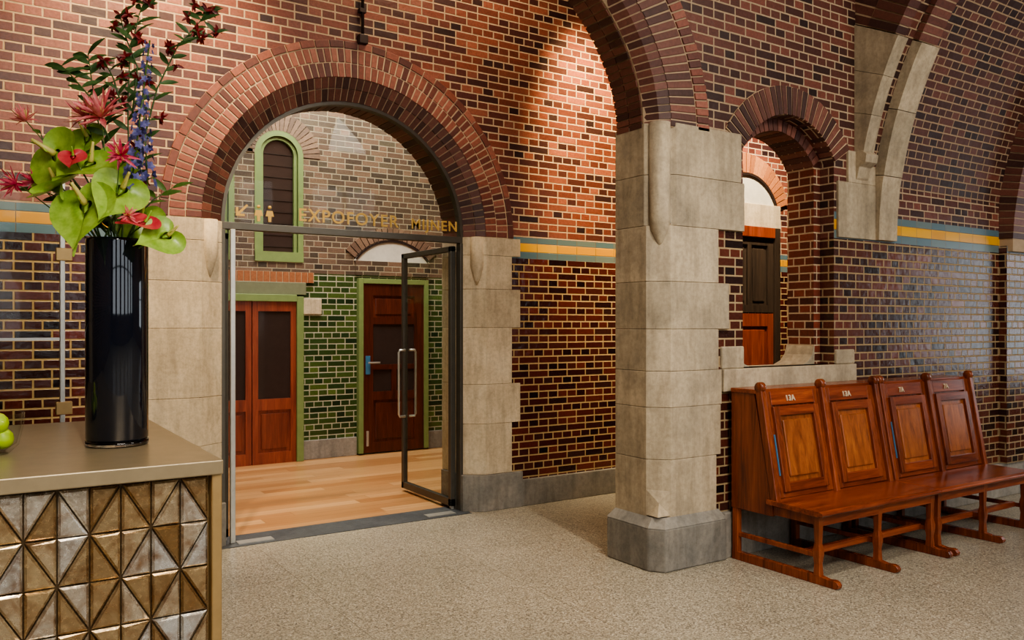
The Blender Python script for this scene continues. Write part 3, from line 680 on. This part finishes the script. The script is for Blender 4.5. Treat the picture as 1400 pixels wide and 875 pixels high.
# ------------------------------------------------------------------ reception counter
ct = empty('reception_counter')
CX0, CX1, CY0, CY1 = -.60, .665, 2.85, 4.28
box('carcass', CX0, CX1-.01, CY0+.02, CY1, 0, 1.05, M['grout'], ct)
box('top', CX0-.01, CX1+.03, CY0-.03, CY1+.02, 1.052, 1.10, M['ctop'], ct, .004)
box('edge_post', CX1-.005, CX1+.028, CY0-.02, CY0+.03, 0, 1.052, M['brass'], ct, .004)
box('edge_post_left', CX0-.03, CX0+.003, CY0-.02, CY0+.03, 0, 1.052, M['brass'], ct, .004)
box('side_cladding', CX1-.01, CX1+.02, CY0+.03, CY1, 0, 1.05, M['brass'], ct)
V = []; F = []; R = []
PXW, PZ = .0885, .148; nx = 14; nz = 7; g = .0016
def tri(a, b, c):
    la = math.dist(b, c); lb = math.dist(a, c); lc = math.dist(a, b); s = la+lb+lc
    inc = ((la*a[0]+lb*b[0]+lc*c[0])/s, (la*a[1]+lb*b[1]+lc*c[1])/s)
    area_ = abs((b[0]-a[0])*(c[1]-a[1])-(c[0]-a[0])*(b[1]-a[1]))/2; rin = 2*area_/s
    base = len(V); rr = random.random()
    tilt = [random.uniform(-.004, .004) for _ in range(3)]
    for lev, (ins, y) in enumerate(((g, 0), (g+.001, -.004), (g+.008, -.011))):
        k = 1-ins/rin
        for j, p in enumerate((a, b, c)):
            V.append((inc[0]+(p[0]-inc[0])*k, CY0+.012+y+(tilt[j] if lev == 2 else 0), inc[1]+(p[1]-inc[1])*k))
    for l in (0, 3):
        for j in range(3): F.append((base+l+j, base+l+(j+1) % 3, base+l+3+(j+1) % 3, base+l+3+j)); R.append(rr)
    F.append((base+6, base+7, base+8)); R.append(rr)
for i in range(nx):
    for j in range(nz):
        xb = CX1-.01-i*PXW; xa = xb-PXW; zt = 1.045-j*PZ; zb = max(zt-PZ, .003)
        A_, B_, C_, D_ = (xa, zb), (xb, zb), (xb, zt), (xa, zt)
        if (i+j) % 2: tri(A_, B_, C_); tri(A_, C_, D_)
        else: tri(A_, B_, D_); tri(B_, C_, D_)
mk('front_tiles', V, F, M['tile'], ct, rnd=R)

gs = empty('glass_partition')
box('pane', -1.6, .40, 5.195, 5.205, .03, 2.36, M['glass'], gs)
box('edge', .40, .425, 5.18, 5.22, 0, 2.36, M['steelL'], gs, .003)
box('shoe', -1.6, .40, 5.18, 5.22, 0, .05, M['steel'], gs)
box('midrail', -1.6, .40, 5.19, 5.21, 1.46, 1.475, M['steelL'], gs)
for z in (1.05, 1.9): box('hinge_%d' % (z*10), .38, .46, 5.17, 5.23, z, z+.07, M['brass'], gs, .003)

bw = empty('bowl_of_limes')
BC = (.035, 3.38, 1.10)
rev('bowl', [(0, 0), (.07, 0), (.10, .03), (.115, .10), (.118, .14), (.112, .14), (.108, .10), (.093, .035), (.06, .012), (0, .012)], BC, M['glass'], bw)
M['lime'] = plain('lime_skin', srgb(170, 196, 40), .4)
for i, (dx, dy, dz) in enumerate([(.05, 0, .05), (-.04, .02, .05), (0, -.05, .05), (.02, .05, .055), (.035, -.01, .105), (-.03, .0, .11)]):
    rev('lime_%d' % i, [(0, -.036), (.018, -.032), (.031, -.018), (.035, 0), (.031, .018), (.018, .032), (.006, .037), (0, .040)], (BC[0]+dx, BC[1]+dy, BC[2]+dz), M['lime'], bw, 20)

# ------------------------------------------------------------------ vase and flowers
VX, VY, VZ = .449, 3.385, 1.10
N = NT('black_glass'); N.set(Base_Color=(.006, .008, .014), Roughness=.05, Coat_Weight=.5); M['black'] = N.m
N = NT('lens_glass'); N.set(Base_Color=(.8, .85, .9), Roughness=.02, Transmission_Weight=1.0); M['clearbase'] = N.m
vs = empty('tall_glass_vase')
rev('body', [(0, .02), (.102, .02), (.107, .03), (.107, .755), (.105, .765), (.100, .765), (.098, .755), (.098, .06), (0, .05)], (VX, VY, VZ), M['black'], vs, 64)
rev('foot', [(0, 0.001), (.104, 0.001), (.108, .006), (.108, .022), (0, .022)], (VX, VY, VZ), M['clearbase'], vs, 64)
bq = empty('flower_bouquet')
rv = Vector((.838, -.546, 0)); fv = Vector((.546, .838, 0)); uz = Vector((0, 0, 1))
def L3(s, t, z): return Vector((VX, VY, 0))+rv*s+fv*t+uz*z
def PX(x, y, t=0):  # arrangement sketch units (1/367 m) around the vase axis
    return L3((x-161)/367, t, 1.55+(443-y)/367)
def pm(name, c1, c2, rough=.45):
    N = NT(name); f = N.noise(N.pos(), 25, 4, .6)
    N.set(Base_Color=N.ramp(f, [(.3, c1), (.7, c2)]), Roughness=rough); return N.m
G1 = pm('spathe_green', srgb(124, 164, 50), srgb(176, 206, 92), .3)
G2 = pm('leaf_dark_green', srgb(44, 74, 38), srgb(78, 110, 54), .5)
G3 = pm('stem_green', srgb(70, 100, 40), srgb(100, 130, 60))
R1 = pm('spathe_red', srgb(190, 40, 60), srgb(220, 90, 90), .35)
PK = pm('petal_pink', srgb(205, 40, 90), srgb(236, 110, 130))
PK2 = pm('petal_coral', srgb(216, 76, 100), srgb(240, 160, 150))
DR = pm('berry_dark_red', srgb(84, 16, 20), srgb(140, 34, 36))
BL = pm('delphinium_blue', srgb(64, 64, 120), srgb(116, 114, 170))
YE = pm('spadix', srgb(200, 190, 90), srgb(230, 215, 130))
def basis(n, up=uz):
    n = n.normalized(); a = up.cross(n)
    if a.length < .05: a = rv.copy()
    a.normalize(); return a, n.cross(a), n
def spathe(c, n, size, roll, mat):
    a, b, n = basis(n); R_ = Matrix.Rotation(roll, 3, n); a = R_@a; b = R_@b
    V = []; F = []; K = 36; rings = 5
    V.append(c)
    for r in range(1, rings+1):
        q = r/rings
        for i in range(K):
            t = 2*PI*i/K
            hx = 16*math.sin(t)**3/17; hy = (13*math.cos(t)-5*math.cos(2*t)-2*math.cos(3*t)-math.cos(4*t))/17
            hy = (hy-.30); x = hx*q*.85; y = hy*q*(1.0 if hy > -.2 else 1.15)
            z = .28*q*q-.22*abs(x)+.10*math.sin(3*t)*q*q
            V.append(c+(a*x+b*y+n*z*.8)*size*.5)
    for i in range(K): F.append((0, 1+i, 1+(i+1) % K))
    for r in range(rings-1):
        for i in range(K): F.append((1+r*K+i, 1+r*K+(i+1) % K, 1+(r+1)*K+(i+1) % K, 1+(r+1)*K+i))
    mk('spathe', V, F, mat, bq, smooth=True, recalc=False)
    tube('spadix', [c+n*.004*k*size*9+b*(.02*k)*size for k in range(8)], .014*size*3, YE if mat is G1 else G1, bq, r1=.006*size*3)
def leaf(c, d, n, ln, wd, mat, curl=.3, fold=.15, name='leaf'):
    d = d.normalized(); s = d.cross(n)
    if s.length < .05: s = d.cross(rv)
    s.normalize(); n = s.cross(d)
    V = []; F = []; K = 9
    for i in range(K+1):
        q = i/K; w = wd*math.sin(PI*min(1, q*.97+.03))**.85*(1-.25*q)
        cc = c+d*ln*q-n*curl*ln*q*q
        V += [cc-s*w/2+n*fold*w, cc, cc+s*w/2+n*fold*w]
    for i in range(K):
        for j in (0, 1): F.append((3*i+j, 3*i+j+1, 3*i+4+j, 3*i+3+j))
    return V, F
def joinadd(name, parts, mat):
    V = []; F = []
    for v, f in parts:
        b = len(V); V += v; F += [tuple(b+i for i in q) for q in f]
    return mk(name, V, F, mat, bq, smooth=True, recalc=False)
def rd(): return Vector((random.uniform(-1, 1), random.uniform(-1, 1), random.uniform(-1, 1))).normalized()
def glori(c, n, size, mat, k=7):
    a, b, n = basis(n); parts = []
    for ring, kk in ((0, k), (1, k), (2, k)):
        for i in range(kk):
            t = 2*PI*(i+.5*ring)/kk+random.uniform(-.25, .25)
            d = (a*math.cos(t)+b*math.sin(t))*1.0+n*(.1+.5*ring)
            parts.append(leaf(c, d, n, size*random.uniform(.75, 1.1), size*.2, mat, curl=random.uniform(-.6, .35), fold=.35))
    joinadd('bloom', parts, mat)
    for i in range(6):
        d = (n+rd()*.7).normalized(); tube('stamen', [c, c+d*size*.7], .0012, YE, bq, seg=5)
def stem(p, q, r=.004, mat=G3, bend=.05):
    p = Vector(p); q = Vector(q); m = (p+q)/2+rd()*bend*(q-p).length+uz*.03
    pts = [(p*(1-t)**2+m*2*t*(1-t)+q*t*t) for t in [i/8 for i in range(9)]]
    tube('stem', pts, r, mat, bq, r1=r*.6, seg=6); return pts
cam_d = -fv
mouth = lambda: L3(random.uniform(-.06, .06), random.uniform(-.05, .05), 1.80)
for x, y, t, n, sz, rl, mt in [
    (140, 285, -.12, cam_d*.9+uz*.35-rv*.2, .31, .2, G1), (80, 212, -.02, cam_d*.9+uz*.1-rv*.5, .31, .6, G1),
    (134, 225, -.05, cam_d*.7+uz*.8+rv*.1, .26, -.4, G1), (182, 262, -.08, cam_d*.8+uz*.4+rv*.5, .25, -.5, G1),
    (240, 324, -.06, cam_d*.8+uz*.5+rv*.6, .20, -1.1, G1), (92, 258, -.06, cam_d*.5+uz*1-rv*.6, .27, .9, G1),
    (214, 308, -.09, cam_d*.5+uz*1.1+rv*.3, .17, -1.0, R1), (188, 292, .03, cam_d+rv*.5, .24, -.3, G1), (116, 185, .02, cam_d+uz*.5-rv*.3, .20, .2, G1),
    (62, 238, .03, cam_d+uz*.7-rv*.5, .18, .9, G1), (160, 215, .04, cam_d+uz*.4, .22, -.2, G1), (124, 222, -.12, cam_d+uz*.9+rv*.2, .12, .1, R1)]:
    c = PX(x, y, t); spathe(c, n, sz, rl, mt); stem(mouth(), c-n.normalized()*.008, .0045)
for x, y, t, n, sz, mt in [(145, 163, -.03, cam_d+uz*.9, .115, PK2), (188, 222, -.13, cam_d+rv*.3, .065, PK), (36, 165, .0, cam_d*.6+uz*.9-rv*.3, .06, PK2),
                           (28, 252, -.02, cam_d*.8-rv*.6, .07, PK), (196, 300, -.12, cam_d+rv*.8+uz*.2, .04, PK2), (42, 246, .03, -rv+uz*.3+cam_d*.4, .06, PK), (120, 160, -.0, cam_d+uz*.9-rv*.5, .08, PK2)]:
    c = PX(x, y, t); glori(c, n, sz, mt); stem(mouth(), c, .003)
for (x0, y0, x1, y1, t) in ((186, 265, 212, 60, -.04), (196, 250, 190, 130, .04)):
    p, q = PX(x0, y0, t), PX(x1, y1, t); parts = []
    stem(mouth(), p, .004); tube('stem', [p, q], .003, G3, bq)
    k = 60 if x1 == 212 else 26
    for i in range(k):
        f = i/k; c = p.lerp(q, f); a = i*2.4; d = (rv*math.cos(a)+fv*math.sin(a)+uz*.2).normalized()
        sz = .023*(1-.5*f); cc = c+d*.024*(1-.5*f)
        ba_, bb_, _ = basis(d)
        for j in range(5):
            tt = 2*PI*j/5; parts.append(leaf(cc, ba_*math.cos(tt)+bb_*math.sin(tt)+d*.5, d, sz, sz*.75, BL, curl=.2))
    joinadd('delphinium', parts, BL)
def branch(pts, t, nl, ln, mat, tipmat=None):
    P_ = [PX(x, y, t+.02*i) for i, (x, y) in enumerate(pts)]
    tube('branch', P_, .004, G2, bq, r1=.0015, seg=6); parts = []; tips = []
    tot = len(P_)-1
    for i in range(nl):
        f = (i+.5)/nl*tot; k = min(int(f), tot-1); c = P_[k].lerp(P_[k+1], f-k); d0 = (P_[k+1]-P_[k]).normalized()
        sd = rv*(1 if i % 2 else -1)+fv*random.uniform(-.7, .7)
        d = d0*.6+sd*.9+uz*random.uniform(-.2, .3)
        parts.append(leaf(c, d, cam_d+uz*.5+rd()*.4, ln*random.uniform(.7, 1.15), ln*.3, mat, curl=.25))
        if tipmat and i % 3 == 0: tips.append(c+d.normalized()*ln*.6)
    joinadd('leaves', parts, mat)
    if tipmat:
        tp = []
        for c in tips+[P_[-1]]:
            for _ in range(9):
                tp.append(leaf(c, rd(), cam_d, .030, .013, tipmat, curl=.3))
        joinadd('dark_blooms', tp, tipmat)
branch([(155, 318), (140, 230), (120, 150), (108, 90), (100, 60)], .03, 26, .10, G2)
branch([(165, 318), (165, 220), (160, 130), (160, 60), (170, 0), (178, -30)], .05, 34, .085, G2, DR)
branch([(170, 318), (180, 200), (200, 110), (225, 50), (255, 10), (262, -10)], .06, 32, .08, G2, DR)
branch([(160, 140), (145, 100), (128, 72)], .04, 8, .06, G2, DR)
branch([(150, 190), (120, 130), (88, 96), (72, 82)], .0, 16, .09, G2)
branch([(225, 60), (262, 40), (288, 32)], .05, 9, .06, G2, DR)
branch([(168, 150), (172, 80), (150, 30), (140, 0)], .08, 18, .08, G2, DR)
branch([(150, 315), (110, 285), (60, 262), (25, 255)], .0, 12, .09, G3)
branch([(150, 315), (90, 240), (50, 200), (36, 170)], .03, 9, .07, G3)
branch([(165, 315), (200, 270), (228, 250)], .04, 8, .08, G3)

# ------------------------------------------------------------------ lights
wd = bpy.data.worlds.new('World'); sc.world = wd; wd.use_nodes = True
bg = wd.node_tree.nodes['Background']; bg.inputs[0].default_value = (.88, .94, 1.0, 1); bg.inputs[1].default_value = 2.8
def area(name, loc, tgt, size, e, col, sy=None):
    l = bpy.data.lights.new(name, 'AREA'); l.energy = e; l.color = col; l.size = size
    if sy: l.shape = 'RECTANGLE'; l.size_y = sy
    o = bpy.data.objects.new(name, l); o.location = loc; sc.collection.objects.link(o)
    o.rotation_euler = (Vector(tgt)-Vector(loc)).to_track_quat('-Z', 'Y').to_euler(); return o
def spot(name, loc, tgt, e, col, ang=60, blend=.8, r=.06):
    l = bpy.data.lights.new(name, 'SPOT'); l.energy = e; l.color = col; l.spot_size = math.radians(ang); l.spot_blend = blend; l.shadow_soft_size = r
    o = bpy.data.objects.new(name, l); o.location = loc; sc.collection.objects.link(o)
    o.rotation_euler = (Vector(tgt)-Vector(loc)).to_track_quat('-Z', 'Y').to_euler(); return o
WM = (1, .80, .56); WN = (1, .91, .79)
area('ceiling_lamp', (1.2, -1.5, 5.3), (2.6, 2.5, 0), 3, 380, WN)
area('ceiling_lamp_bay', (6.2, -1.2, 5.3), (6.0, 3.0, .8), 2, 200, WN)
area('ceiling_lamp_passage', (3.2, 5.0, 5.3), (3.2, 5.2, 0), 1.2, 60, WM)
area('foyer_ceiling_lamp', (3.2, 7.8, 5.3), (3.2, 8.0, 0), 2.6, 330, (1, .94, .85))
spot('spot_lamp_wall', (4.45, 4.75, 5.3), (4.66, YA, 3.25), 2100, (1, .70, .34), 38, 1.0)
spot('spot_lamp_wall_left', (.9, 4.5, 5.2), (1.0, YA, 3.2), 900, (1, .74, .44), 56, 1.0)
spot('spot_lamp_floor', (3.0, 1.5, 5.2), (3.6, 3.6, .3), 600, WN, 56, 1.0)
spot('spot_lamp_counter', (.2, .2, 4.4), (.3, 2.9, .8), 480, WN, 34, 1.0)
spot('spot_lamp_passage_far', (6.3, 4.5, 4.9), (6.75, YA, 2.1), 1300, (1, .82, .58), 80, .9)

# ------------------------------------------------------------------ camera
cd = bpy.data.cameras.new('camera'); cam = bpy.data.objects.new('camera', cd); sc.collection.objects.link(cam)
cam.location = (0, 0, 1.55); cam.rotation_euler = (PI/2, 0, -math.atan2(.546, .838))
cd.sensor_width = 36; cd.lens = 1130/1400*36; cd.shift_y = 5.5/1400; cd.clip_start = .05
sc.camera = cam
